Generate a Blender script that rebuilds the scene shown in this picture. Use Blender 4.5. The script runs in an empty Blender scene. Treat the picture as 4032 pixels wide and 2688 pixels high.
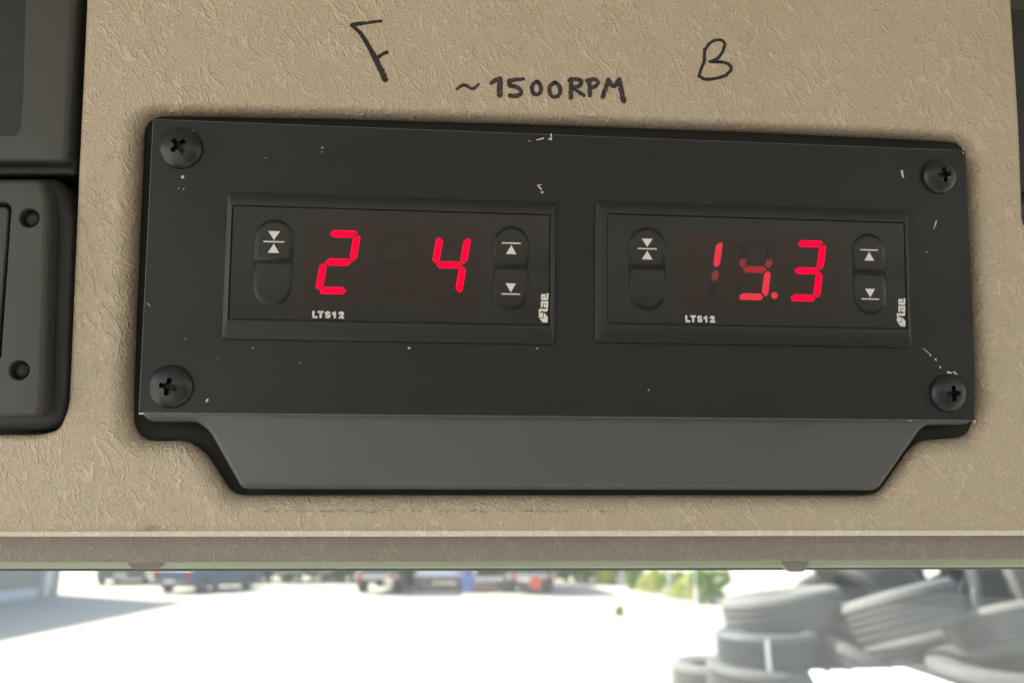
import bpy, bmesh, math, random
from mathutils import Vector, Matrix, Euler, noise
random.seed(7)
R_ = math.radians
scene = bpy.context.scene
col = scene.collection

# ---------------------------------------------------------------- camera, sky, sun, exposure
PITCH = 14.7
FPX = 2912.0
cd = bpy.data.cameras.new('camera'); cam = bpy.data.objects.new('camera', cd); col.objects.link(cam)
cd.sensor_width = 36.0; cd.lens = 26.0
cd.clip_start = 0.01; cd.clip_end = 2000
cam.location = (0, 0, 0); cam.rotation_euler = (R_(90 + PITCH), 0, 0)
cd.dof.use_dof = True; cd.dof.focus_distance = 0.178; cd.dof.aperture_fstop = 15.0
scene.camera = cam
CW = Matrix.Rotation(R_(90 + PITCH), 4, 'X')

SUN_EL, SUN_AZ = 47.0, -60.0          # azimuth from +Y towards +X (negative: from the left)
sd = Vector((math.sin(R_(SUN_AZ)) * math.cos(R_(SUN_EL)), math.cos(R_(SUN_AZ)) * math.cos(R_(SUN_EL)), math.sin(R_(SUN_EL))))
w = bpy.data.worlds.new('World'); scene.world = w; w.use_nodes = True
nt = w.node_tree; nt.nodes.clear()
sky = nt.nodes.new('ShaderNodeTexSky'); sky.sky_type = 'NISHITA'; sky.sun_disc = False
sky.sun_elevation = R_(SUN_EL); sky.sun_rotation = R_(SUN_AZ)
sky.dust_density = 2.0
bg = nt.nodes.new('ShaderNodeBackground'); bg.inputs[1].default_value = 0.12
wo = nt.nodes.new('ShaderNodeOutputWorld')
nt.links.new(sky.outputs[0], bg.inputs[0]); nt.links.new(bg.outputs[0], wo.inputs[0])
sl = bpy.data.lights.new('sun', 'SUN'); sl.energy = 4.0; sl.angle = R_(0.5); sl.color = (1, .95, .87)
so = bpy.data.objects.new('sun', sl); col.objects.link(so)
so.rotation_euler = sd.to_track_quat('Z', 'Y').to_euler()
so.location = (-20, 8, 30)
scene.view_settings.view_transform = 'Standard'; scene.view_settings.look = 'None'
scene.view_settings.gamma = 1.0; scene.view_settings.exposure = 2.45
scene.render.engine = 'CYCLES'
scene.cycles.use_denoising = True
scene.cycles.max_bounces = 8; scene.cycles.diffuse_bounces = 5; scene.cycles.transparent_max_bounces = 8
scene.cycles.sample_clamp_indirect = 6.0
scene.cycles.caustics_reflective = False; scene.cycles.caustics_refractive = False

# ---------------------------------------------------------------- frames of reference
# panel frame: x right, y up along the console face, z towards the viewer, in millimetres
RP = Matrix(((0.99699727, 0.01136521, 0.07659818), (-0.01701257, 0.99715137, 0.07348277), (-0.07554483, -0.07456525, 0.99435054)))
TP = Vector((15.3154, 16.2037, -178.1525))
MM = 0.001
PM = CW @ (Matrix.Translation(TP * MM) @ RP.to_4x4())

def P(px, py, z=0.0):
    """photo pixel -> (x, y) in mm on the plane z of the panel frame"""
    d = RP.transposed() @ Vector(((px - 2016) / FPX, -(py - 1344) / FPX, -1)); o = -(RP.transposed() @ TP)
    k = (z - o.z) / d.z; q = o + d * k
    return (q.x, q.y)
GZ = -2.2
def wdir(px, py): return CW.to_3x3() @ Vector(((px - 2016) / FPX, -(py - 1344) / FPX, -1))
def G(px, py):
    d = wdir(px, py); return d * (GZ / d.z)
def AT(px, py, Y):
    d = wdir(px, py); return d * (Y / d.y)

# ---------------------------------------------------------------- materials
def mat(name, color, rough=0.5, spec=0.5, metal=0.0, vary=0.0, vscale=8.0, bump=0.0, bscale=40.0, bdist=0.0002,
        emit=None, estr=0.0, coat=0.0, coord='Object', rvary=0.0, rscale=40.0):
    m = bpy.data.materials.new(name); m.use_nodes = True
    n = m.node_tree.nodes; l = m.node_tree.links; b = n['Principled BSDF']
    b.inputs['Base Color'].default_value = (*color, 1); b.inputs['Roughness'].default_value = rough
    b.inputs['Specular IOR Level'].default_value = spec; b.inputs['Metallic'].default_value = metal
    b.inputs['Coat Weight'].default_value = coat; b.inputs['Coat Roughness'].default_value = 0.12
    if emit:
        b.inputs['Emission Color'].default_value = (*emit, 1); b.inputs['Emission Strength'].default_value = estr
    tc = n.new('ShaderNodeTexCoord')
    if vary:
        t = n.new('ShaderNodeTexNoise'); t.inputs['Scale'].default_value = vscale; t.inputs['Detail'].default_value = 5
        l.new(tc.outputs[coord], t.inputs['Vector'])
        mx = n.new('ShaderNodeMix'); mx.data_type = 'RGBA'
        mx.inputs[6].default_value = (*[c * (1 - vary) for c in color], 1); mx.inputs[7].default_value = (*[min(1, c * (1 + vary)) for c in color], 1)
        l.new(t.outputs[0], mx.inputs[0]); l.new(mx.outputs[2], b.inputs['Base Color'])
    if rvary:                                    # wiped and greasy patches
        t4 = n.new('ShaderNodeTexNoise'); t4.inputs['Scale'].default_value = rscale; t4.inputs['Detail'].default_value = 6; t4.inputs['Distortion'].default_value = 1.2
        l.new(tc.outputs[coord], t4.inputs['Vector'])
        r4 = n.new('ShaderNodeMapRange'); r4.inputs[1].default_value = .25; r4.inputs[2].default_value = .75
        r4.inputs[3].default_value = max(.05, rough - rvary); r4.inputs[4].default_value = min(1, rough + rvary); l.new(t4.outputs[0], r4.inputs[0]); l.new(r4.outputs[0], b.inputs['Roughness'])
    if bump:
        t2 = n.new('ShaderNodeTexNoise'); t2.inputs['Scale'].default_value = bscale; t2.inputs['Detail'].default_value = 3
        l.new(tc.outputs[coord], t2.inputs['Vector'])
        bp = n.new('ShaderNodeBump'); bp.inputs['Strength'].default_value = bump; bp.inputs['Distance'].default_value = bdist
        l.new(t2.outputs[0], bp.inputs['Height']); l.new(bp.outputs[0], b.inputs['Normal'])
    return m

def leather(name, color, rough, strength=1.0, speck=None):
    """grained vinyl: long creases, broken cell wrinkles and fine pebble, as relief, plus crest light put into the colour"""
    m = bpy.data.materials.new(name); m.use_nodes = True
    n = m.node_tree.nodes; l = m.node_tree.links; b = n['Principled BSDF']
    b.inputs['Roughness'].default_value = rough; b.inputs['Specular IOR Level'].default_value = 0.45
    tc = n.new('ShaderNodeTexCoord')
    def vm(op, a, bb=None, s=None):
        x = n.new('ShaderNodeVectorMath'); x.operation = op; l.new(a, x.inputs[0])
        if bb is not None:
            if isinstance(bb, tuple): x.inputs[1].default_value = bb
            else: l.new(bb, x.inputs[1])
        if s is not None: x.inputs['Scale'].default_value = s
        return x.outputs[0]
    def ma(op, a, bb, clamp=False):
        x = n.new('ShaderNodeMath'); x.operation = op; x.use_clamp = clamp
        for i, v in enumerate((a, bb)):
            if isinstance(v, (int, float)): x.inputs[i].default_value = v
            else: l.new(v, x.inputs[i])
        return x.outputs[0]
    mm = vm('SCALE', tc.outputs['Object'], s=1000.0)
    def nz(vec, sc, det=2.0, out=0):
        t = n.new('ShaderNodeTexNoise'); t.inputs['Scale'].default_value = sc; t.inputs['Detail'].default_value = det
        l.new(vec, t.inputs['Vector']); return t.outputs[out]
    wn = nz(mm, 0.07, 2, 1); wv = vm('SUBTRACT', wn, (0.5, 0.5, 0.5)); w1 = vm('SCALE', wv, s=3.0)
    wn2 = nz(mm, 0.9, 2, 1); wv2 = vm('SUBTRACT', wn2, (0.5, 0.5, 0.5)); w2 = vm('SCALE', wv2, s=.7)
    warped = vm('ADD', vm('ADD', mm, w1), w2)
    def ridges(vec, ang, sx, sy, width, off):
        mp = n.new('ShaderNodeMapping'); mp.vector_type = 'TEXTURE'
        mp.inputs['Rotation'].default_value = (0, 0, R_(ang)); mp.inputs['Scale'].default_value = (sx, sy, 3.0)
        mp.inputs['Location'].default_value = (off, off, 0)
        l.new(vec, mp.inputs['Vector'])
        v = n.new('ShaderNodeTexVoronoi'); v.feature = 'DISTANCE_TO_EDGE'; v.inputs['Scale'].default_value = 1.0
        l.new(mp.outputs[0], v.inputs['Vector'])
        mr = n.new('ShaderNodeMapRange'); mr.interpolation_type = 'SMOOTHSTEP'
        mr.inputs[1].default_value = 0.0; mr.inputs[2].default_value = width; mr.inputs[3].default_value = 1.0; mr.inputs[4].default_value = 0.0
        l.new(v.outputs[0], mr.inputs[0]); return mr.outputs[0]
    def mask(sc, lo, hi, off):
        t = nz(vm('ADD', mm, (off, off, off)), sc, 3)
        mr = n.new('ShaderNodeMapRange'); mr.interpolation_type = 'SMOOTHSTEP'
        mr.inputs[1].default_value = lo; mr.inputs[2].default_value = hi
        l.new(t, mr.inputs[0]); return mr.outputs[0]
    def contour(vec, ang, sx, sy, width, off, lvl=.5, det=1.0):
        mp = n.new('ShaderNodeMapping'); mp.vector_type = 'TEXTURE'
        mp.inputs['Rotation'].default_value = (0, 0, R_(ang)); mp.inputs['Scale'].default_value = (sx, sy, 9.0)
        mp.inputs['Location'].default_value = (off, off, 0); l.new(vec, mp.inputs['Vector'])
        t = nz(mp.outputs[0], 1.0, det); d = ma('ABSOLUTE', ma('SUBTRACT', t, lvl), 0)
        mr = n.new('ShaderNodeMapRange'); mr.interpolation_type = 'SMOOTHSTEP'
        mr.inputs[1].default_value = 0.0; mr.inputs[2].default_value = width; mr.inputs[3].default_value = 1.0; mr.inputs[4].default_value = 0.0
        l.new(d, mr.inputs[0]); return mr.outputs[0]
    a1 = ma('MULTIPLY', contour(warped, 33, 2.9, 10.0, 0.045, 3), mask(0.16, .44, .58, 0))
    a2 = ma('MULTIPLY', contour(warped, 10, 2.7, 9.0, 0.045, 47), mask(0.2, .47, .60, 30))
    a3 = ma('MULTIPLY', contour(warped, 52, 2.4, 7.0, 0.045, 87), mask(0.25, .50, .62, 90))
    b1 = ma('MULTIPLY', ridges(warped, 25, .95, 1.25, 0.20, 9), mask(0.5, .40, .56, 60))
    vv = n.new('ShaderNodeTexVoronoi'); vv.feature = 'SMOOTH_F1'; vv.inputs['Scale'].default_value = 1.7; vv.inputs['Smoothness'].default_value = .35
    l.new(warped, vv.inputs['Vector'])
    c1 = ma('MULTIPLY', ma('SUBTRACT', .55, vv.outputs[0]), mask(0.3, .3, .6, 120))
    c2 = nz(mm, 3.2, 1)
    h = ma('MAXIMUM', ma('MAXIMUM', a1, ma('MULTIPLY', a2, .9)), ma('MULTIPLY', a3, .8))
    h = ma('ADD', h, ma('MULTIPLY', b1, .50))
    h = ma('ADD', h, ma('MULTIPLY', c1, .75))
    h = ma('ADD', h, ma('MULTIPLY', c2, .10))
    bp = n.new('ShaderNodeBump'); bp.inputs['Strength'].default_value = strength; bp.inputs['Distance'].default_value = 0.00020
    l.new(h, bp.inputs['Height']); l.new(bp.outputs[0], b.inputs['Normal'])
    t = nz(mm, 0.05, 4)
    mx = n.new('ShaderNodeMix'); mx.data_type = 'RGBA'
    mx.inputs[6].default_value = (color[0] * .97, color[1] * .93, color[2] * .90, 1); mx.inputs[7].default_value = (min(1, color[0] * 1.04), color[1] * 1.05, color[2] * 1.1, 1)
    l.new(t, mx.inputs[0]); l.new(mx.outputs[2], b.inputs['Base Color'])
    m4 = n.new('ShaderNodeMix'); m4.data_type = 'RGBA'; m4.blend_type = 'MULTIPLY'; m4.inputs[0].default_value = 1.0  # paler crests, darker hollows: light on the relief put into the colour
    mr4 = n.new('ShaderNodeMapRange'); mr4.inputs[1].default_value = .05; mr4.inputs[2].default_value = .9; mr4.inputs[3].default_value = .96; mr4.inputs[4].default_value = 1.15; l.new(h, mr4.inputs[0])
    l.new(mx.outputs[2], m4.inputs[6]); l.new(mr4.outputs[0], m4.inputs[7]); l.new(m4.outputs[2], b.inputs['Base Color'])
    if speck:                                    # marker that skips the high grain
        t3 = nz(mm, 1.6, 4); mr = n.new('ShaderNodeMapRange'); mr.inputs[1].default_value = .60; mr.inputs[2].default_value = .72
        mr.inputs[4].default_value = speck; l.new(t3, mr.inputs[0])
        m3 = n.new('ShaderNodeMix'); m3.data_type = 'RGBA'; l.new(mr.outputs[0], m3.inputs[0]); l.new(mx.outputs[2], m3.inputs[6]); m3.inputs[7].default_value = (.30, .255, .19, 1)
        l.new(m3.outputs[2], b.inputs['Base Color'])
    return m

BEIGE = (0.505, 0.433, 0.325)
M = {}
M['beige'] = leather('beige_vinyl', BEIGE, 0.36, 1.0)
M['beige2'] = leather('grey_beige_vinyl', (0.27, 0.25, 0.215), 0.5, .55)
M['ink'] = leather('marker_ink', (0.018, 0.017, 0.018), 0.4, .8, .35)
M['ink2'] = leather('marker_ink_violet', (0.034, 0.026, 0.034), 0.42, .8, .75)
M['plate'] = mat('plate_black', (0.0165, 0.0185, 0.0195), 0.46, .32, vary=.25, vscale=45, bump=.25, bscale=2500, bdist=.00004, rvary=.14, rscale=28)
M['edge'] = mat('plate_bare_edge', (0.22, 0.21, 0.20), 0.45, .5, vary=.9, vscale=260)
M['chip'] = mat('bare_chip', (0.62, 0.58, 0.46), 0.6, .4, vary=.3, vscale=900)
M['housing'] = mat('housing_grey', (0.095, 0.097, 0.099), 0.38, .5, vary=.12, vscale=35, bump=.3, bscale=2200, bdist=.00005, rvary=.05, rscale=25)
M['module'] = mat('module_grey', (0.050, 0.052, 0.047), 0.5, .5, vary=.08, vscale=60, bump=.6, bscale=1900, bdist=.00008)
M['module_dark'] = mat('module_dark', (0.022, 0.023, 0.023), 0.5, .45, bump=.3, bscale=1900, bdist=.00006)
M['bezel'] = mat('bezel_black', (0.019, 0.0205, 0.021), 0.38, .38, bump=.25, bscale=2600, bdist=.00004)
M['face'] = mat('face_black', (0.011, 0.012, 0.0125), 0.20, .36, vary=.2, vscale=60, bump=.05, bscale=900, bdist=.00003, rvary=.12, rscale=50)
M['groove'] = mat('groove_black', (0.008, 0.008, 0.008), 0.5, .3)
M['button'] = mat('button_black', (0.011, 0.012, 0.0128), 0.26, .4)
M['white'] = mat('print_white', (0.72, 0.72, 0.70), 0.5, .4)
M['unlit'] = mat('digit_unlit', (0.0115, 0.007, 0.008), 0.22, .36)
M['window'] = mat('digit_window', (0.016, 0.009, 0.009), 0.20, .36)
M['screw'] = mat('screw_black', (0.040, 0.041, 0.044), 0.34, .5, metal=.6, vary=.2, vscale=300, bump=.3, bscale=900, bdist=.00004)
M['dark'] = mat('recess_black', (0.040, 0.040, 0.037), 0.8, .12)
EXPV = 2 ** scene.view_settings.exposure
M['led'] = mat('led_red', (0.012, 0.002, 0.004), .7, .05, emit=(1, 0.0, 0.026), estr=2.0 / EXPV)
M['led_mid'] = mat('led_red_half', (0.012, 0.002, 0.004), .7, .05, emit=(1, 0.055, 0.085), estr=.8 / EXPV)
M['led_low'] = mat('led_red_low', (0.012, 0.002, 0.004), .7, .05, emit=(1, 0.08, 0.10), estr=.36 / EXPV)
def led_split(name, y0, y1, lo, hi):
    m = mat(name, (0.008, 0.006, 0.008), .22, .36, emit=(1, 0.08, 0.10), estr=.4)
    n = m.node_tree.nodes; l = m.node_tree.links
    tc = n.new('ShaderNodeTexCoord'); sp = n.new('ShaderNodeSeparateXYZ'); l.new(tc.outputs['Object'], sp.inputs[0])
    mr = n.new('ShaderNodeMapRange'); mr.inputs[1].default_value = y0 * MM; mr.inputs[2].default_value = y1 * MM
    mr.inputs[3].default_value = lo / EXPV; mr.inputs[4].default_value = hi / EXPV; mr.interpolation_type = 'SMOOTHSTEP'
    l.new(sp.outputs[1], mr.inputs[0]); l.new(mr.outputs[0], n['Principled BSDF'].inputs['Emission Strength']); return m
M['led_fade_a'] = led_split('led_fading_upper', 3.1, 4.4, .20, .0)
M['led_fade_b'] = led_split('led_fading_lower', -2.1, -1.1, .0, .20)
M['rubber_seal'] = mat('seal_grey', (0.09, 0.105, 0.11), .5, .4)
M['band'] = mat('glass_edge_green', (0.46, 0.54, 0.42), .3, .5, vary=.15, vscale=25)
M['clip'] = mat('clip_grey', (0.28, 0.28, 0.25), .6)

# ---------------------------------------------------------------- mesh helpers
class MB:
    def __init__(s): s.v = []; s.f = []
    def quadstrip(s, a, b, closed=True):
        n = len(a)
        for i in range(n if closed else n - 1): s.f.append((a[i], a[(i + 1) % n], b[(i + 1) % n], b[i]))
    def add(s, pts):
        i0 = len(s.v); s.v += [tuple(p) for p in pts]; return list(range(i0, len(s.v)))
    def loft(s, rings, cap0=False, cap1=True):
        prev = None; first = None
        for r in rings:
            cur = s.add(r)
            if prev: s.quadstrip(prev, cur)
            else: first = cur
            prev = cur
        if cap1: s.f.append(tuple(prev))
        if cap0: s.f.append(tuple(reversed(first)))
        return s
    def box(s, x0, x1, y0, y1, z0, z1):
        i = s.add([(x0, y0, z0), (x1, y0, z0), (x1, y1, z0), (x0, y1, z0), (x0, y0, z1), (x1, y0, z1), (x1, y1, z1), (x0, y1, z1)])
        for q in ((0, 3, 2, 1), (4, 5, 6, 7), (0, 1, 5, 4), (1, 2, 6, 5), (2, 3, 7, 6), (3, 0, 4, 7)): s.f.append(tuple(i[k] for k in q))
        return s
    def tube(s, p0, p1, r, n=10, r1=None):
        p0 = Vector(p0); p1 = Vector(p1); r1 = r if r1 is None else r1
        d = (p1 - p0).normalized(); u = d.orthogonal().normalized(); v = d.cross(u)
        ra = [p0 + u * r * math.cos(t) + v * r * math.sin(t) for t in [2 * math.pi * k / n for k in range(n)]]
        rb = [p1 + u * r1 * math.cos(t) + v * r1 * math.sin(t) for t in [2 * math.pi * k / n for k in range(n)]]
        return s.loft([ra, rb], True, True)
    def build(s, name, m, parent=None, smooth=False, scale=1.0, bevel=0.0, bseg=2, angle=None):
        me = bpy.data.meshes.new(name); me.from_pydata([(x * scale, y * scale, z * scale) for x, y, z in s.v], [], s.f); me.validate()
        bm = bmesh.new(); bm.from_mesh(me); bmesh.ops.recalc_face_normals(bm, faces=bm.faces)
        if bevel:
            ed = [e for e in bm.edges if len(e.link_faces) == 2 and e.calc_face_angle(0) > .5]
            bmesh.ops.bevel(bm, geom=ed, offset=bevel * scale, segments=bseg, affect='EDGES', profile=.6, clamp_overlap=True)
        bm.to_mesh(me); bm.free()
        if smooth:
            for p in me.polygons: p.use_smooth = True
            if angle:
                me.set_sharp_from_angle(angle=R_(angle))
        me.materials.append(m)
        o = bpy.data.objects.new(name, me); col.objects.link(o)
        if parent: o.parent = parent
        return o

def tag(o, label=None, cat=None, group=None, kind=None):
    if label: o['label'] = label
    if cat: o['category'] = cat
    if group: o['group'] = group
    if kind: o['kind'] = kind
    return o
def empty(name, M4, label, cat, group=None):
    o = bpy.data.objects.new(name, None); o.empty_display_size = .02; col.objects.link(o); o.matrix_world = M4
    return tag(o, label, cat, group)
def copy_tree(o, parent=None):
    c = o.copy(); col.objects.link(c)
    if parent is not None: c.parent = parent
    for ch in [k for k in o.children]: copy_tree(ch, c)
    return c

def rrect(x0, y0, x1, y1, r, z, n=6):
    r = max(.001, min(r, (x1 - x0) / 2 - 1e-4, (y1 - y0) / 2 - 1e-4)); out = []
    for cx, cy, a0 in ((x1 - r, y1 - r, 0), (x0 + r, y1 - r, 90), (x0 + r, y0 + r, 180), (x1 - r, y0 + r, 270)):
        for k in range(n + 1):
            a = R_(a0 + 90 * k / n); out.append((cx + r * math.cos(a), cy + r * math.sin(a), z))
    return out
def chaikin(p, it=2, keep=0.25):
    for _ in range(it):
        q = []
        for i in range(len(p)):
            a, b = Vector(p[i]), Vector(p[(i + 1) % len(p)])
            q += [a.lerp(b, keep), a.lerp(b, 1 - keep)]
        p = q
    return [(v[0], v[1]) for v in p]
def round_poly(p, rads, n=5):
    """round each corner of a closed polygon (list of (x,y)) with its own radius"""
    out = []; N = len(p)
    if not isinstance(rads, (list, tuple)): rads = [rads] * N
    for i in range(N):
        a, b, c = Vector(p[i - 1]), Vector(p[i]), Vector(p[(i + 1) % N])
        d1 = (a - b); d2 = (c - b); r = min(rads[i], d1.length * .45, d2.length * .45)
        d1.normalize(); d2.normalize()
        A, C = b + d1 * r, b + d2 * r
        for k in range(n + 1):
            t = k / n; q = A * (1 - t) ** 2 + b * 2 * t * (1 - t) + C * t * t; out.append((q.x, q.y))
    return out
def resample(p, step):
    out = []; N = len(p)
    for i in range(N):
        a, b = Vector(p[i]), Vector(p[(i + 1) % N]); L = (b - a).length
        k = max(1, int(L / step))
        for j in range(k): q = a.lerp(b, j / k); out.append((q.x, q.y))
    return out
def normals2(p):
    N = len(p); area = sum(p[i][0] * p[(i + 1) % N][1] - p[(i + 1) % N][0] * p[i][1] for i in range(N)); s = 1 if area > 0 else -1
    out = []
    for i in range(N):
        a, c = Vector(p[i - 1]), Vector(p[(i + 1) % N]); d = (c - a).normalized(); out.append((s * d.y, -s * d.x))
    return out
def offs(p, nn, d, z): return [(q[0] + m_[0] * d, q[1] + m_[1] * d, z) for q, m_ in zip(p, nn)]

def ribbon(mb, pts, wd, z, ragged=0.0):
    """flat stroke with round ends; wd number or list"""
    P_ = [Vector(q) for q in pts]; n = len(P_)
    ws = wd if isinstance(wd, list) else [wd] * n
    # densify
    D = []; W = []
    for i in range(n - 1):
        L = (P_[i + 1] - P_[i]).length; k = max(1, int(L / (0.35)))
        for j in range(k): t = j / k; D.append(P_[i].lerp(P_[i + 1], t)); W.append(ws[i] * (1 - t) + ws[i + 1] * t)
    D.append(P_[-1]); W.append(ws[-1])
    for _ in range(2):
        D = [D[0]] + [(D[i - 1] + D[i] * 2 + D[i + 1]) / 4 for i in range(1, len(D) - 1)] + [D[-1]]
    L_, R2 = [], []
    for i in range(len(D)):
        a = D[max(0, i - 1)]; b = D[min(len(D) - 1, i + 1)]; d = (b - a)
        d = d.normalized() if d.length > 1e-9 else Vector((1, 0)); nn = Vector((-d.y, d.x))
        h = W[i] / 2 * (1 + ragged * (noise.noise(Vector((D[i].x * 3, D[i].y * 3, 1.3)))) * 1.6)
        h2 = W[i] / 2 * (1 + ragged * (noise.noise(Vector((D[i].x * 3, D[i].y * 3, 7.3)))) * 1.6)
        L_.append(D[i] + nn * h); R2.append(D[i] - nn * h2)
    def cap(c, d0, r): return [c + Vector((math.cos(a), math.sin(a))) * r for a in [d0 + math.pi * k / 6 for k in range(1, 6)]]
    d = (D[-1] - D[-2]); ae = math.atan2(d.y, d.x); d = (D[0] - D[1]); as_ = math.atan2(d.y, d.x)
    i1 = mb.add([(q.x, q.y, z) for q in L_]); i2 = mb.add([(q.x, q.y, z) for q in R2])
    for i in range(len(D) - 1): mb.f.append((i1[i], i2[i], i2[i + 1], i1[i + 1]))
    c = mb.add([(q.x, q.y, z) for q in reversed(cap(D[-1], ae - math.pi / 2, W[-1] / 2))]); mb.f.append((i1[-1], *c, i2[-1]))
    c = mb.add([(q.x, q.y, z) for q in reversed(cap(D[0], as_ - math.pi / 2, W[0] / 2))]); mb.f.append((i2[0], *c, i1[0]))
    return mb

# ================================================================= THE CAB (unseen shell, openings shaped to set the light on the console)
def shell():
    cabm = mat('cab_lining', (0.36, 0.33, 0.27), .8, .2, vary=.1, vscale=6)
    dashm = mat('dashboard_grey', (0.16, 0.155, 0.15), .7, .3, vary=.1, vscale=10)
    seatm = mat('seat_cloth', (0.24, 0.235, 0.225), .9, .2, vary=.2, vscale=30)
    tag(MB().box(-.78, 1.2, -.75, .215, .245, .27).build('cab_ceiling', cabm), kind='structure')
    tag(MB().box(-.95, 1.2, -1.0, .9, -1.33, -1.303).build('cab_floor', seatm), kind='structure')
    tag(MB().box(-.95, 1.2, .40, .95, -1.3, -.62).build('dashboard', dashm, bevel=.05), kind='structure')
    tag(MB().box(-.78, -.752, -.9, .95, -1.3, -.62).build('cab_wall', cabm), kind='structure')
    tag(MB().box(1.202, 1.23, -.9, .95, -1.3, -.10).box(1.202, 1.23, -.2, .25, -.099, .27).build('cab_wall', cabm), kind='structure')
    tag(MB().box(-.42, 1.2, -.93, -.902, -1.3, .27).box(-.78, -.421, -.93, -.902, -1.3, -.30).build('cab_rear_wall', cabm), kind='structure')
    tag(MB().box(-.75, -.15, -.98, -.42, -1.3, -.75).build('cab_seat', seatm, bevel=.06), kind='structure')
shell()

# ================================================================= OVERHEAD CONSOLE
ZB = -3.0                                # console face, mm in the panel frame
console = empty('overhead_console', PM, 'beige grained vinyl overhead console with handwritten marker notes around the black panel', 'console')
def bend(y): return -.0012 * max(0.0, -10 - y) ** 2
def PB(px, py, dz=0.0):
    z = ZB + dz
    for _ in range(6):
        q = P(px, py, z); z = ZB + dz + bend(q[1])
    return q
def cpx(l, z): return [PB(a, b) for a, b in l]
open_px = [(545, 432), (1350, 446), (2170, 470), (3000, 500), (3842, 541), (3880, 1640), (3845, 1722), (3655, 1738), (3610, 1780), (3496, 1944), (3440, 1957), (934, 1957), (890, 1940), (788, 1782), (715, 1738), (545, 1738), (498, 1680)]
opening = resample(round_poly(cpx(open_px, ZB), [5, 3, 3, 3, 5, 3, 3, 3, 3, 4, 4, 4, 4, 5, 4, 4, 5], 6), 1.1)
border_px = [(346, -420), (333, 20), (301, 690), (288, 1000), (272, 1400), (262, 1600), (225, 1692), (150, 1712), (-500, 1716), (-500, 2122), (4500, 2118), (4070, 1750), (4036, 1000), (4020, 500), (3990, 0), (3960, -420)]
border_px[10:11] = [(4600, 2116), (4600, 1760)]
border_px = [(346, -420), (333, 20), (301, 690), (288, 1000), (272, 1400), (262, 1600), (225, 1692), (150, 1712), (-500, 1716), (-500, 2118), (1500, 2112), (2800, 2110), (4600, 2108), (4600, 900), (4036, 900), (4022, 500), (3990, 0), (3960, -420)]
border = resample(round_poly(cpx(border_px, ZB), [3, 6, 6, 6, 6, 3, 2.5, 3, 2, .5, .5, .5, .5, .5, 3, 6, 6, 3], 5), 1.6)
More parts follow.
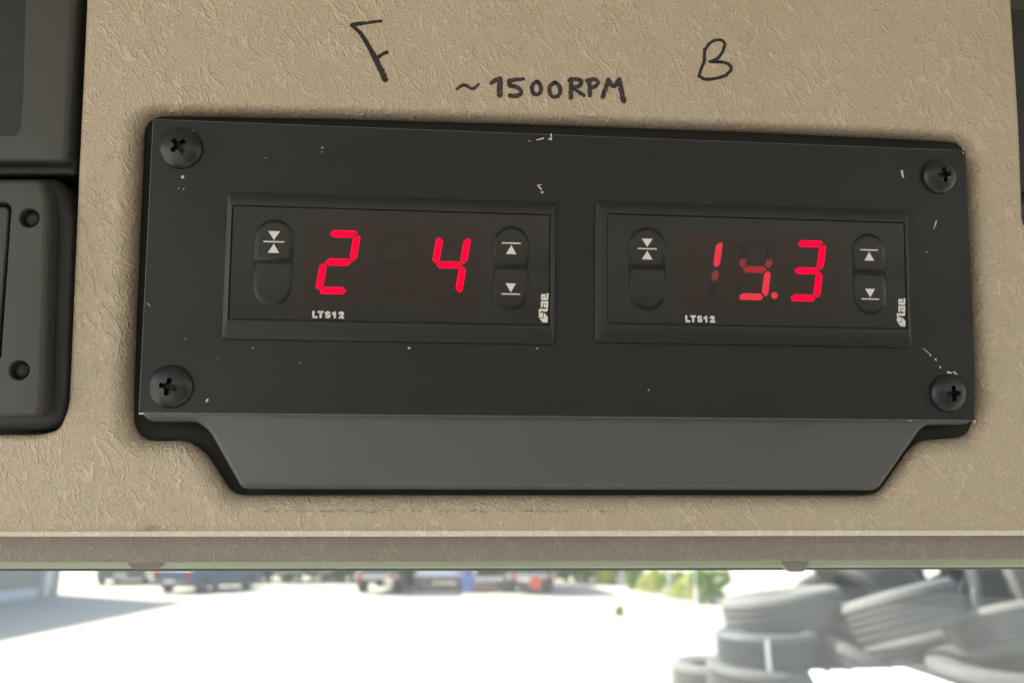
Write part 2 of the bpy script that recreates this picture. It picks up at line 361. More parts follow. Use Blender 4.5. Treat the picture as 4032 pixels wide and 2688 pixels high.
def console_body():
    mb = MB()
    nn = normals2(opening); DR = 4.2
    ring = [offs(opening, nn, 0, -34), offs(opening, nn, 0, ZB - 12)]
    rr_ = [2.6 if m_[1] > .6 else (4.2 if abs(m_[0]) > .5 else 5.2) for m_ in nn]
    for _ in range(6): rr_ = [(rr_[i - 1] + rr_[i] + rr_[(i + 1) % len(rr_)]) / 3 for i in range(len(rr_))]
    for k in range(0, 11):
        a = math.pi / 2 * k / 10; ring.append([(q[0] + m_[0] * ro * (1 - math.cos(a)), q[1] + m_[1] * ro * (1 - math.cos(a)), ZB - DR + DR * math.sin(a)) for q, m_, ro in zip(opening, nn, rr_)])
    prev = None
    for rg in ring:
        cur = mb.add(rg)
        if prev: mb.quadstrip(prev, cur)
        prev = cur
    inner = prev
    nb = normals2(border); rb = 1.7
    ring2 = []
    lip = [1.0 if (m_[1] < -.8 and q[1] < -58) else 0.0 for q, m_ in zip(border, nb)]
    for k in range(0, 7):
        a = math.pi / 2 * k / 6; t = k / 6
        ring2.append([(q[0] + m_[0] * -rb * (1 - math.sin(a)), q[1] + m_[1] * -rb * (1 - math.sin(a)), ZB - rb * (1 - math.cos(a))) if not lp_ else
                      (q[0], q[1] + 1.45 * (1 - min(1, t * 1.08) ** .9), ZB - 3.0 * t ** 1.1) for q, m_, lp_ in zip(border, nb, lip)])
    ring2.append(offs(border, nb, 0, ZB - rb - 6)); ring2.append(offs(border, nb, -1, -30))
    prev = None; outer = None
    for rg in ring2:
        cur = mb.add(rg)
        if prev: mb.quadstrip(prev, cur)
        else: outer = cur
        prev = cur
    me = bpy.data.meshes.new('shell'); me.from_pydata([(x * MM, y * MM, z * MM) for x, y, z in mb.v], [], mb.f)
    bm = bmesh.new(); bm.from_mesh(me); bm.verts.ensure_lookup_table()
    es = []
    for loop in (inner, outer):
        for i in range(len(loop)):
            a, b = bm.verts[loop[i]], bm.verts[loop[(i + 1) % len(loop)]]
            e = bm.edges.get((a, b)) or bm.edges.new((a, b)); es.append(e)
    bmesh.ops.triangle_fill(bm, edges=es, use_beauty=True, use_dissolve=False, normal=(0, 0, 1))
    # the outline also filled the opening? drop any face whose centre lies inside it
    for k in range(56):
        xc = -164 + 6.1 * k
        bmesh.ops.bisect_plane(bm, geom=bm.verts[:] + bm.edges[:] + bm.faces[:], plane_co=(xc * MM, 0, 0), plane_no=(1, 0, 0), dist=1e-7)
    for k in range(36):
        yc = 80 - 6 * k if k < 15 else -10 - 2.6 * (k - 14)
        bmesh.ops.bisect_plane(bm, geom=bm.verts[:] + bm.edges[:] + bm.faces[:], plane_co=(0, yc * MM, 0), plane_no=(0, 1, 0), dist=1e-7)
    for v in bm.verts: v.co.z += bend(v.co.y / MM) * MM
    bmesh.ops.recalc_face_normals(bm, faces=bm.faces)
    for f in bm.faces: f.smooth = True
    up = max(bm.faces, key=lambda f: f.calc_area())
    if up.normal.z < 0: bmesh.ops.reverse_faces(bm, faces=bm.faces)
    bm.to_mesh(me); bm.free(); me.materials.append(M['beige'])
    o = bpy.data.objects.new('shell', me); col.objects.link(o); o.parent = console
    # dark ring around the recess, the gap's shade put into its colour
    lin = [offs(opening, nn, -.10, ZB - DR + .35), offs(opening, nn, -.35, ZB - DR - .3), offs(opening, nn, -1.6, ZB - DR - 1.0), offs(opening, nn, -3.0, ZB - DR - 1.6), offs(opening, nn, -4.6, ZB - DR - 2.6)]
    mb = MB(); mb.loft([[(x_, y_, z_ + bend(y_)) for x_, y_, z_ in rg] for rg in lin], False, False); mb.build('recess_shade', M['dark'], console, smooth=True, scale=MM)
console_body()

# handwriting
HZ = ZB + 0.03
def hw(X, Y): return P(1350 + X * .7015, 30 + Y * .7015, HZ)
K = 1.4 * .7015 / 16.15
def writing(name, strokes, m):
    mb = MB()
    for i, (pts, wd) in enumerate(strokes):
        ww = [x * K for x in wd] if isinstance(wd, list) else wd * K
        ribbon(mb, [hw(*q) for q in pts], ww, HZ + i * .006, .22)
    o = mb.build(name, m, console, scale=MM)
    for p in o.data.polygons: p.use_smooth = True
    if o.data.polygons[0].normal.z < 0: o.data.flip_normals()
    return o
def ell(cx, cy, rx, ry, a0=0, a1=360, n=16): return [(cx + rx * math.cos(R_(a0 + (a1 - a0) * k / n)), cy + ry * math.sin(R_(a0 + (a1 - a0) * k / n))) for k in range(n + 1)]
writing('handwritten_letter', [([(52, 100), (90, 92), (130, 88), (175, 80), (215, 76)], [20, 17, 14, 13, 12]), ([(52, 102), (92, 135), (130, 192), (165, 255), (200, 322), (222, 370), (238, 405)], [14, 17, 20, 21, 25, 26, 24]), ([(196, 279), (222, 264), (248, 250)], 15)], M['ink'])['label'] = 'thin slanted letter F in black marker'
writing('handwritten_letter', [([(2030, 236), (2030, 300), (2010, 348), (1998, 388)], [14, 14, 13, 12]), ([(2032, 240), (2058, 200), (2088, 184), (2128, 182), (2146, 205), (2132, 250), (2104, 288), (2062, 306)], 13), ([(2060, 305), (2130, 306), (2172, 320), (2184, 345), (2150, 382), (2090, 400), (2030, 405), (1998, 384)], 14)], M['ink'])['label'] = 'looped letter B in black marker'
note = [([(640, 458), (662, 440), (686, 434), (706, 446), (725, 460), (746, 448), (762, 430)], [12, 14, 15, 15, 14, 13, 11]),
        ([(834, 424), (858, 406), (880, 402)], 18), ([(880, 402), (880, 440), (880, 490)], [24, 24, 26]),
        ([(1012, 402), (966, 406), (936, 412)], 16), ([(936, 410), (932, 440), (965, 444), (1000, 460), (1002, 484), (975, 499), (938, 496)], 19),
        (ell(1087, 455, 27, 39, -80, 285), 17), (ell(1190, 464, 32, 42, -90, 275), 18),
        ([(1282, 402), (1280, 450), (1280, 506)], 20), ([(1270, 410), (1308, 400), (1342, 412), (1334, 438), (1288, 456)], 18), ([(1298, 456), (1325, 475), (1352, 494)], 16),
        ([(1382, 408), (1386, 450), (1386, 494)], 18), ([(1370, 412), (1408, 401), (1434, 414), (1426, 440), (1388, 455)], 17),
        ([(1458, 502), (1474, 460), (1490, 406)], 19), ([(1490, 406), (1504, 432), (1518, 450), (1534, 430), (1552, 404)], 18), ([(1552, 404), (1560, 460), (1576, 526)], [19, 21, 22])]
writing('handwritten_note', note, M['ink2'])['label'] = 'ragged violet black marker note reading about 1500 RPM'
# faint row of rub marks under the panel
mb = MB(); x = 1040
while x < 2420:
    L = random.uniform(5, 26)
    if random.random() < .8:
        a = PB(x, 2011 + random.uniform(-5, 5)); b = PB(x + L, 2011 + random.uniform(-5, 5)); ribbon(mb, [a, b], random.uniform(.12, .3), HZ + random.uniform(0, .004), .3)
    x += L + random.uniform(3, 18)
mb.v = [(x_, y_, z_ + bend(y_)) for x_, y_, z_ in mb.v]
o = mb.build('rub_marks', mat('rub_grey', (0.24, 0.21, 0.165), .6), console, scale=MM); o['kind'] = 'stuff'
if o.data.polygons[0].normal.z < 0: o.data.flip_normals()

# lower lip of the console, its bright highlight put into a paler colour
def lip_highlight():
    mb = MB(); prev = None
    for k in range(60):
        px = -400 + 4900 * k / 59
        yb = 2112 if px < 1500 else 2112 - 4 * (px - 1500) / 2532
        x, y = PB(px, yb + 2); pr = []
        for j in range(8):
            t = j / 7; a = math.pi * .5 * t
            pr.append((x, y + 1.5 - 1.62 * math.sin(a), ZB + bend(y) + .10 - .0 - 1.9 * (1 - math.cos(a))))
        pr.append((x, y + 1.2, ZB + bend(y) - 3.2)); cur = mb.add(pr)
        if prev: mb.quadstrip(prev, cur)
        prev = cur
    mb.build('lip_highlight', M['bead'], console, smooth=True, scale=MM, angle=60)
M['bead'] = leather('lip_highlight_cream', (0.74, 0.70, 0.60), .3, .8)
lip_highlight()

# second, set-back strip of trim, glass edge band, clips
def bar_profile(name, m, px0, px1, yt, yb, z, r, zback, parent, bottomfun=None, N=40):
    """a long horizontal bar whose lower front edge is rolled; yt/yb photo rows at depth z"""
    mb = MB(); rings = []
    for k in range(N + 1):
        px = px0 + (px1 - px0) * k / N
        x, y1 = P(px, yt(px), z); _, y0 = P(px, yb(px), z)
        pr = [(x, y1, zback), (x, y1, z)]
        for j in range(7):
            a = math.pi / 2 * j / 6; pr.append((x, y0 + r * (1 - math.sin(a)), z - r * (1 - math.cos(a))))
        pr.append((x, y0, zback)); rings.append(pr)
    prev = None
    for rg in rings:
        cur = mb.add(rg)
        if prev: mb.quadstrip(prev, cur)
        else: mb.f.append(tuple(reversed(cur)))
        prev = cur
    mb.f.append(tuple(prev))
    return mb.build(name, m, parent, smooth=True, scale=MM, angle=50)
trim = empty('header_trim', PM, 'darker grained trim strip behind the lower edge of the beige console', 'trim')
bar_profile('trim_strip', M['beige2'], -420, 4500, lambda p: 2040, lambda p: 2217 - 12 * (p / 4032) ** 2, -19, 1.2, -60, trim)
ws = empty('windscreen', PM, 'windscreen with a pale green upper edge and dark seal line above the bright yard', 'windscreen')
bar_profile('glass_edge', M['band'], -420, 4500, lambda p: 2150, lambda p: 2239 - 6 * (p / 4032) ** 2, -34, .8, -48, ws)
bar_profile('seal', M['rubber_seal'], -420, 4500, lambda p: 2140, lambda p: 2252 - 8 * (p / 4032) ** 2, -50, 1.6, -60, ws)
def clip(px0, px1, y0, y1, ins):
    z = -33.2; a = [P(px0, y0, z), P(px1, y0, z), P(px1 - ins, y1, z), P(px0 + ins, y1, z)]
    c = round_poly(a, 1.0, 4)
    mb = MB(); mb.loft([[(q[0], q[1], -37) for q in c], [(q[0], q[1], z) for q in c]], True, True); mb.build('clip', M['clip'], ws, scale=MM, bevel=.2)
clip(494, 650, 2205, 2240, 26); clip(3076, 3192, 2200, 2250, 24)
# the pane itself: slopes down and forward from the seal
g = bpy.data.materials.new('windscreen_glass'); g.use_nodes = True
n = g.node_tree.nodes; l = g.node_tree.links; n.clear()
out = n.new('ShaderNodeOutputMaterial'); tr = n.new('ShaderNodeBsdfTransparent'); tr.inputs[0].default_value = (.80, .83, .81, 1)
gl = n.new('ShaderNodeBsdfGlossy'); gl.inputs['Roughness'].default_value = .02
df = n.new('ShaderNodeBsdfTranslucent'); df.inputs[0].default_value = (.8, .8, .78, 1)
m1 = n.new('ShaderNodeMixShader'); m1.inputs[0].default_value = .05; m2 = n.new('ShaderNodeMixShader'); m2.inputs[0].default_value = .014
l.new(tr.outputs[0], m1.inputs[1]); l.new(gl.outputs[0], m1.inputs[2]); l.new(m1.outputs[0], m2.inputs[1]); l.new(df.outputs[0], m2.inputs[2]); l.new(m2.outputs[0], out.inputs[0])
wp = PM.inverted()
p0 = PM @ Vector((-350 * MM, P(0, 2236, -55)[1] * MM, -55 * MM)); p1 = PM @ Vector((350 * MM, P(4032, 2236, -55)[1] * MM, -55 * MM))
zt = (p0.z + p1.z) / 2; yt_ = (p0.y + p1.y) / 2
mb = MB(); q = []
for (x, y, z) in ((-1.0, yt_, zt), (1.3, yt_, zt), (1.3, yt_ + .42, -.64), (-1.0, yt_ + .42, -.64)):
    q.append(wp @ Vector((x, y, z)))
nrm = (q[1] - q[0]).cross(q[2] - q[1]).normalized() * .004
mb.loft([[tuple(v) for v in q], [tuple(v + nrm) for v in q]], True, True)
mb.build('pane', g, ws)

# ================================================================= INSTRUMENT PANEL
panel = empty('instrument_panel', PM, 'black screwed metal plate on a grey plastic housing sunk in the beige console', 'instrument panel')
hs = [P(*q, -1.6) for q in [(604, 470), (3800, 598), (3846, 1650), (3826, 1672), (3660, 1676), (3634, 1700), (3500, 1925), (3478, 1940), (950, 1936), (926, 1925), (812, 1700), (765, 1662), (580, 1662), (551, 1640)]]
hp = resample(round_poly(hs, [1.2, 1.2, 1.2, 1.2, 2.5, 2.0, 2.0, 2.0, 2.0, 2.0, 2.5, 3.0, 2.2, 1.4], 5), 1.2)
hn = normals2(hp)
def hz(y):                                 # the face below the plate leans back
    return -1.6 - max(0, (-34.5 - y)) * .16
rings = []
for d, dz in ((-.2, -32), (0, -6.0), (0, -2.6), (-.15, -1.6), (-.45, -.85), (-.85, -.35), (-1.3, -.1), (-1.8, 0)):
    rings.append([(x, y, hz(y) + dz) for x, y, _ in offs(hp, hn, d, 0)])
MB().loft(rings, False, False).build('housing', M['housing'], panel, smooth=True, scale=MM)
hb = bpy.data.objects['housing']
bm = bmesh.new(); bm.from_mesh(hb.data); bm.verts.ensure_lookup_table(); N = len(hp); base = (len(rings) - 1) * N
es = [bm.edges.get((bm.verts[base + i], bm.verts[base + (i + 1) % N])) for i in range(N)]
bmesh.ops.triangle_fill(bm, edges=[e for e in es if e], use_beauty=True, normal=(0, 0, 1))
for f in bm.faces: f.smooth = True
bm.to_mesh(hb.data); bm.free()
# plate 200 x 68 mm, 1.4 mm thick, bright worn edge
PX, PY = 100.1, 34.2
MB().loft([rrect(-PX, -PY, PX, PY, .4, -1.5), rrect(-PX, -PY, PX, PY, .4, -.12)], True, False).build('plate_edge', M['edge'], panel, scale=MM)
mb = MB(); mb.loft([rrect(-PX, -PY, PX, PY, .4, -.12), rrect(-PX + .12, -PY + .12, PX - .12, PY - .12, .3, 0)], False, False)
mb.build('plate_rim', M['edge'], panel, scale=MM)['label'] = 'thin worn bright rim of the plate'
mb = MB(); mb.loft([rrect(-PX + .12, -PY + .12, PX - .12, PY - .12, .3, 0)], False, True).build('plate', M['plate'], panel, scale=MM)

# worn chips in the black finish
def chip(pts, wd):
    mb = MB(); q = [P(a, b, .02) for a, b in pts]
    if len(q) == 1: q = [q[0], (q[0][0] + .12, q[0][1] + .05)]
    ribbon(mb, q, [x / 16.3 for x in wd] if isinstance(wd, list) else wd / 16.3, .02 + random.uniform(0, .006), .5)
    o = mb.build('paint_chip', M['chip'], panel, scale=MM)
    if o.data.polygons[0].normal.z < 0: o.data.flip_normals()
for pts, wd in [([(2112, 551), (2127, 548), (2140, 545)], [3, 5, 5]), ([(2160, 546), (2170, 549)], [5, 7]), ([(2171, 551), (2170, 528)], 5), ([(2116, 731), (2130, 727)], 3.5), ([(2118, 731), (2125, 737), (2131, 746)], [5, 6, 5]),
                ([(2134, 758)], 9), ([(721, 695), (718, 698)], [8, 10]), ([(760, 516), (763, 521)], 5), ([(3550, 672), (3553, 685), (3556, 698)], [6, 11, 6]), ([(3688, 868), (3683, 885)], [4, 5]), ([(3681, 890), (3677, 902)], [4, 2]),
                ([(813, 1580), (817, 1572)], 7), ([(548, 1628), (566, 1627)], [5, 4]), ([(2114, 1372)], 6), ([(1610, 1371)], 9), ([(1268, 582)], 6), ([(1267, 599)], 3), ([(3635, 1371), (3655, 1388)], [2, 4]), ([(3660, 1393), (3665, 1401)], 4),
                ([(3683, 1413), (3686, 1417)], 6), ([(3700, 1443), (3703, 1447)], 6), ([(3732, 1465), (3745, 1467)], [8, 6]), ([(3756, 1465), (3768, 1473)], [8, 5]), ([(3838, 1655), (3836, 1662)], 6), ([(3794, 584)], 6), ([(3579, 1655), (3589, 1655)], 3),
                ([(2553, 1535)], 5), ([(722, 745)], 3.5), ([(3554, 1366)], 5), ([(578, 1192), (590, 1204)], 1.6), ([(1045, 622)], 3), ([(2084, 556)], 4), ([(768, 533)], 3), ([(3792, 600), (3794, 604)], 4), ([(990, 1368), (1000, 1370)], 2),
                ([(702, 742)], 2.5), ([(1182, 1428)], 3), ([(730, 1335)], 3), ([(3645, 990), (3652, 996)], 2)]:
    chip(pts, wd)
def arc_chip(cx, cy, r, a0, a1, wd):
    pts = [(cx + r * math.cos(R_(a0 + (a1 - a0) * k / 6)), cy - r * math.sin(R_(a0 + (a1 - a0) * k / 6))) for k in range(7)]
    chip(pts, wd)
arc_chip(667, 1520, 87, 18, -32, [2, 5, 4, 9, 8, 5, 2]); arc_chip(3745, 1548, 77, 125, 170, [5, 10, 8, 10, 9, 6, 3]); arc_chip(3709, 688, 72, 195, 215, [4, 5, 7, 8, 7, 5, 3]); arc_chip(3709, 688, 73, 255, 285, [4, 5, 5, 7, 6, 5, 4])

# dust and tiny nicks scattered over plate and housing, too many to pick apart
mb = MB(); rs = random.Random(3)
for _ in range(170):
    if rs.random() < .8: x_, y_, z_ = rs.uniform(-99, 99), rs.uniform(-33.5, 33.5), .03
    else: x_ = rs.uniform(-70, 80); y_ = rs.uniform(-50, -36); z_ = -1.56 - (-34.5 - y_) * .16
    if y_ > -33.9 and (abs(x_ + 43.6) < 39.5 or abs(x_ - 44.9) < 40.5) and abs(y_) < 18: continue
    a_ = rs.uniform(0, 6.28); L_ = rs.choice([.06, .08, .1, .14, .5]); wd = rs.uniform(.03, .07)
    c_, s_ = math.cos(a_), math.sin(a_); i = mb.add([(x_ + u_ * c_ * L_ - v_ * s_ * wd, y_ + u_ * s_ * L_ + v_ * c_ * wd, z_) for u_, v_ in ((-1, -1), (1, -.6), (1, .8), (-1, 1))]); mb.f.append(tuple(i))
o = mb.build('dust', mat('dust_grey', (.16, .155, .14), .8, .2), panel, scale=MM); o['kind'] = 'stuff'
for p in o.data.polygons:
    if p.normal.z < 0: o.data.flip_normals(); break
# screws
def screw(cx, cy, R, ang, tilt):
    nr, na = 30, 96; verts = {}; mb = MB(); mb2 = MB()
    def zf(x, y):
        r = math.hypot(x, y) / R
        z = 0.55 + 1.15 * (1 - r * r) ** .8 if r < .93 else .55 * max(0, 1 - ((r - .93) / .07)) ** .5 + .12
        if r < .93: z = .62 + 1.35 * max(0, 1 - (r / .93) ** 2) ** .75
        c, s = math.cos(R_(ang)), math.sin(R_(ang)); u = abs(x * c + y * s); v = abs(-x * s + y * c)
        a, b = max(u, v), min(u, v)
        wdt = .50 + .9 * max(0, 1 - a / (R * .2)) ** 2
        ins = a < R * .37 and b < wdt
        return z - (1.5 if ins else 0), ins
    grid = []
    for i in range(nr + 1):
        rr = R * (i / nr) if i < nr - 2 else R * (.93 + .07 * (i - nr + 2) / 2)
        row = []
        for j in range(na):
            a = 2 * math.pi * j / na; x, y = rr * math.cos(a), rr * math.sin(a); z, ins = zf(x, y)
            row.append(((x, y, z), ins))
        grid.append(row)
    grid.append([((R * math.cos(2 * math.pi * j / na), R * math.sin(2 * math.pi * j / na), -.4), False) for j in range(na)])
    ids = [mb.add([g_[0] for g_ in row]) for row in grid]; ids2 = [mb2.add([g_[0] for g_ in row]) for row in grid]
    for i in range(len(grid) - 1):
        for j in range(na):
            j2 = (j + 1) % na; ins = any((grid[i][j][1], grid[i][j2][1], grid[i + 1][j][1], grid[i + 1][j2][1]))
            t = (mb2, ids2) if ins else (mb, ids)
            t[0].f.append((t[1][i][j], t[1][i][j2], t[1][i + 1][j2], t[1][i + 1][j]))
    o = mb.build('screw', M['screw'], panel, smooth=True, scale=MM, angle=40)
    c = mb2.build('cross_recess', M['groove'], o, scale=MM)
    o.location = (cx * MM, cy * MM, .05 * MM); o.rotation_euler = tilt
screw(-93.37, 27.44, 4.95, 42, (0, 0, 0)); screw(92.83, 27.2, 4.65, 12, (.05, .10, 0)); screw(-93.18, -28.2, 5.0, 80, (0, 0, 0)); screw(93.36, -27.5, 4.8, 5, (.03, .08, 0))

# ================================================================= THE TWO DIGITAL CONTROLLERS
SEG = {'2': 'abged', '4': 'fgbc', '1': 'bc', '9': 'abcdfg', '3': 'abgcd', '0': 'abcdef', '': ''}
SL = .148; SW = 3.27; SH = 3.35; TH = 1.62
def seg_poly(s):
    h = TH / 2; g_ = .13
    if s in 'agd':
        y = {'a': 2 * SH, 'g': 0, 'd': -2 * SH}[s]; x0, x1 = -SW + g_ + .15, SW - g_ - .15
        if s == 'a': p = [(x0, y), (x0 + h * .7, y + h), (x1 - h * .3, y + h), (x1 + .1, y + h * .4), (x1 - h, y - h), (x0 + h, y - h)]
        elif s == 'd': p = [(x0, y + h * .2), (x0 + h, y + h), (x1 - h, y + h), (x1, y), (x1 - h * .7, y - h), (x0 + h * .4, y - h)]
        else: p = [(x0, y), (x0 + h, y + h), (x1 - h, y + h), (x1, y), (x1 - h, y - h), (x0 + h, y - h)]
    else:
        x = SW if s in 'bc' else -SW; y0, y1 = (g_ + .15, 2 * SH - g_ - .15) if s in 'bf' else (-2 * SH + g_ + .15, -g_ - .15)
        k = 1 if s in 'bc' else -1
        p = [(x, y0), (x + h * k, y0 + h), (x + h * k, y1 - h * .5), (x + h * .3 * k, y1 + .1), (x - h * k, y1 - h), (x - h * k, y0 + h)]
        if k < 0: p = p[::-1]
        if s in 'ce':
            p = [(x, y1), (x + h * k, y1 - h), (x + h * k, y0 + h * .5), (x + h * .3 * k, y0 - .1), (x - h * k, y0 + h), (x - h * k, y1 - h)]
    return [(a + b * SL, b) for a, b in p]
def prism(mb, poly, z0, z1): return mb.loft([[(a, b, z0) for a, b in poly], [(a, b, z1) for a, b in poly]], False, True)
ZF = 1.15                                    # face level above the plate
def stadium(cx, y0, y1, hw_, half, z, gap=.0, n=10):
    if half == 't':
        p = [(cx - hw_, y0), (cx + hw_, y0)] + [(cx + hw_ * math.cos(R_(a)), y1 - hw_ + hw_ * math.sin(R_(a))) for a in [180 * k / n for k in range(n + 1)]]
    elif half == 'b':
        p = [(cx + hw_, y1), (cx - hw_, y1)] + [(cx - hw_ * math.cos(R_(a)), y0 + hw_ - hw_ * math.sin(R_(a))) for a in [180 * k / n for k in range(n + 1)]]
    else:
        p = [(cx + hw_ * math.cos(R_(a)), y1 - hw_ + hw_ * math.sin(R_(a))) for a in [180 * k / n for k in range(n + 1)]] + [(cx - hw_ * math.cos(R_(a)), y0 + hw_ - hw_ * math.sin(R_(a))) for a in [180 * k / n for k in range(n + 1)]]
    return [(a, b, z) for a, b in p]
def display(cx, cy, label, digits, dp=None, left=38.6, ddx=0.0, sx=1.0):
    root = empty('temperature_display', PM @ Matrix.Translation(Vector((cx, cy, 0)) * MM) @ Matrix.Diagonal((sx, 1, 1, 1)), label, 'digital display', 'digital displays in the black panel')
    bx, by = 38.6, 17.15; wx0, wx1, wy0, wy1 = -37.3, 37.4, -12.85, 14.2
    b = MB(); b.loft([rrect(-left, -by, bx, by, .9, -.5), rrect(-left, -by, bx, by, .9, .55), rrect(-left + .12, -by + .12, bx - .12, by - .12, .85, .8), rrect(-left + .4, -by + .4, bx - .4, by - .4, .8, .92),
                      rrect(wx0, wy0, wx1, wy1, .5, 1.34), rrect(wx0 + .1, wy0 + .1, wx1 - .1, wy1 - .1, .45, 1.32), rrect(wx0 + .16, wy0 + .16, wx1 - .16, wy1 - .16, .4, ZF - .3)], False, False)
    b.build('bezel', M['bezel'], root, smooth=True, scale=MM, angle=22)
    MB().loft([rrect(wx0 + .05, wy0 + .05, wx1 - .05, wy1 - .05, .4, ZF - .2)], False, True).build('face_groove', M['groove'], root, scale=MM)
    MB().loft([rrect(wx0 + .32, wy0 + .32, wx1 - .32, wy1 - .32, .5, ZF - .15), rrect(wx0 + .32, wy0 + .32, wx1 - .32, wy1 - .32, .5, ZF - .05), rrect(wx0 + .4, wy0 + .4, wx1 - .4, wy1 - .4, .5, ZF)], False, True).build('face', M['face'], root, scale=MM)
    MB().loft([rrect(-20.6, -8.3, 20.8, 10.6, 1.0, ZF - .02, 5), rrect(-20.6, -8.3, 20.8, 10.6, 1.0, ZF + .02, 5)], False, True).build('digit_window', M['window'], root, scale=MM)
    # buttons in two wells, each well split in an upper and a lower half
    for bxc, hw_ in ((-27.45, 4.35), (27.9, 4.12)):
        MB().loft([stadium(bxc, -9.45, 11.1, hw_ + .10, 'w', ZF - .1), stadium(bxc, -9.45, 11.1, hw_ + .10, 'w', ZF + .02)], False, True).build('button_well', M['groove'], root, scale=MM)
        for half, y0, y1 in (('t', 1.30, 10.95), ('b', -9.30, .95)):
            mb_ = MB(); mb_.loft([stadium(bxc, y0, y1, hw_ - .05, half, ZF), stadium(bxc, y0, y1, hw_ - .05, half, ZF + .07), stadium(bxc, y0 + .10, y1 - .10, hw_ - .15, half, ZF + .12), stadium(bxc, y0 + 1.0, y1 - 1.0, hw_ - 1.0, half, ZF + .16)], False, True)
            bt = mb_.build('button', M['button'], root, smooth=True, scale=MM, angle=60)
            ic = MB(); z = ZF + .17; q = bxc
            def tri(*p): i = ic.add([(q + a, b_, z) for a, b_ in p]); ic.f.append(tuple(i))
            if bxc < 0 and half == 't':
                tri((-1.35, 8.15), (0.0, 6.1), (1.35, 8.15)); tri((-2.35, 5.52), (2.35, 5.52), (2.35, 5.82), (-2.35, 5.82)); tri((-1.3, 3.05), (1.3, 3.05), (0, 5.2))
            elif half == 't' and bxc > 0:
                tri((-2.25, 6.7), (2.25, 6.7), (2.25, 7.02), (-2.25, 7.02)); tri((-1.25, 4.2), (1.25, 4.2), (0, 6.4))
            elif bxc > 0:
                tri((-1.25, -2.8), (0, -4.95), (1.25, -2.8)); tri((-2.25, -5.5), (2.25, -5.5), (2.25, -5.2), (-2.25, -5.2))
            if ic.f:
                o = ic.build('arrow_symbol', M['white'], bt, scale=MM)
                for p in o.data.polygons:
                    if p.normal.z < 0: o.data.flip_normals(); break
    mb_ = MB()
    # digits
    for k, (x0, ch, mats) in enumerate(zip((-12.6 + ddx, .3 + ddx, 13.25 + ddx), digits, dp)):
        allp = MB(); shown = SEG[ch]
        for s in 'abcdefg':
            if s in shown: continue
            prism(allp, [(a + x0, b + 1.27) for a, b in seg_poly(s)], ZF + .01, ZF + .03)
        dots = [(x0 + 4.75 + .82 * math.cos(t), -5.0 + .82 * math.sin(t)) for t in [2 * math.pi * i / 14 for i in range(14)]]
        lit_dot = mats.get('dp')
        if not lit_dot: prism(allp, dots, ZF + .01, ZF + .03)
        dg = allp.build('digit', M['unlit'] if k == 1 else M['window'], root, scale=MM)
        for s in shown:
            if mats.get(s) == 'off':
                prism(MB(), [(a + x0, b + 1.27) for a, b in seg_poly(s)], ZF, ZF + .035).build('segment', M['unlit'], dg, scale=MM); continue
            m_ = M[mats.get(s, 'led')]
            prism(MB(), [(a + x0, b + 1.27) for a, b in seg_poly(s)], ZF, ZF + .16).build('segment', m_, dg, scale=MM)
        if lit_dot: prism(MB(), dots, ZF, ZF + .16).build('decimal_point', M[lit_dot], dg, scale=MM)
    # LTS12
    z = ZF + .012; tx = MB(); X = -18.2; Y0 = -11.98 + .27; H = 1.23
    def st(pts, o_, w_=.50): ribbon(tx, [(X + o_ + a, Y0 + b) for a, b in pts], w_, z)
    st([(.26, H), (.26, 0)], 0); st([(.26, 0), (1.0, 0)], 0)
    st([(.25, H), (1.2, H)], 1.2); st([(.73, H), (.73, 0)], 1.2)
    st([(.60 + .44 * math.cos(R_(a)), .92 + .33 * math.sin(R_(a))) for a in range(25, 270, 18)] + [(.62 + .46 * math.cos(R_(a)), .30 + .32 * math.sin(R_(a))) for a in range(80, -160, -18)], 2.95, .42)
    st([(.15, .82), (.62, H)], 4.55); st([(.62, H), (.62, 0)], 4.55)
    st([(.65 + .42 * math.cos(R_(a)), .85 + .38 * math.sin(R_(a))) for a in range(165, -35, -20)] + [(.7, .35), (.26, 0)], 5.98); st([(.26, 0), (1.15, 0)], 5.98)
    o = tx.build('model_lettering', M['white'], root, scale=MM)
    if o.data.polygons[0].normal.z < 0: o.data.flip_normals()
    # maker's mark, reading upwards
    lg = MB(); x0, y0 = P(2141.6, 1210.5, 1.5); x0 += 43.6
    def lp(pts): i = lg.add([(x0 + (a - 690) * .00545, y0 - (b - 790) * .00545, z) for a, b in pts]); lg.f.append(tuple(i))
    lp([(565, 225), (610, 185), (650, 185), (650, 455), (590, 455), (570, 440)]); lp([(650, 185), (765, 185), (765, 300), (710, 300), (650, 300)]); lp([(650, 345), (765, 345), (765, 455), (650, 455)]); lp([(700, 300), (765, 300), (765, 345), (700, 345)])
    lp([(765, 350), (805, 350), (805, 455), (765, 455)]); lp([(805, 155), (900, 155), (880, 445), (860, 458), (805, 455)])
    lp([(560, 520), (590, 500), (880, 500), (888, 560), (560, 560)]); lp([(560, 560), (645, 560), (645, 785), (575, 785), (560, 770)]); lp([(675, 560), (888, 560), (888, 605), (690, 605), (675, 640)]); lp([(675, 640), (690, 605), (735, 605), (735, 660), (800, 660), (800, 605), (888, 605), (875, 760), (850, 785), (740, 785), (695, 745)])
    lp([(470, 865), (530, 840), (800, 845), (800, 800), (870, 795), (870, 900), (840, 950), (800, 962), (570, 945), (560, 990), (480, 1000)])
    lp([(480, 1010), (665, 1010), (665, 1225), (495, 1235), (470, 1190)]); lp([(700, 1032), (730, 1030), (868, 1185), (875, 1230), (860, 1430), (830, 1438), (650, 1436), (505, 1262), (690, 1250)])
    o = lg.build('maker_mark', M['white'], root, scale=MM)
    bm = bmesh.new(); bm.from_mesh(o.data); bmesh.ops.triangulate(bm, faces=bm.faces)
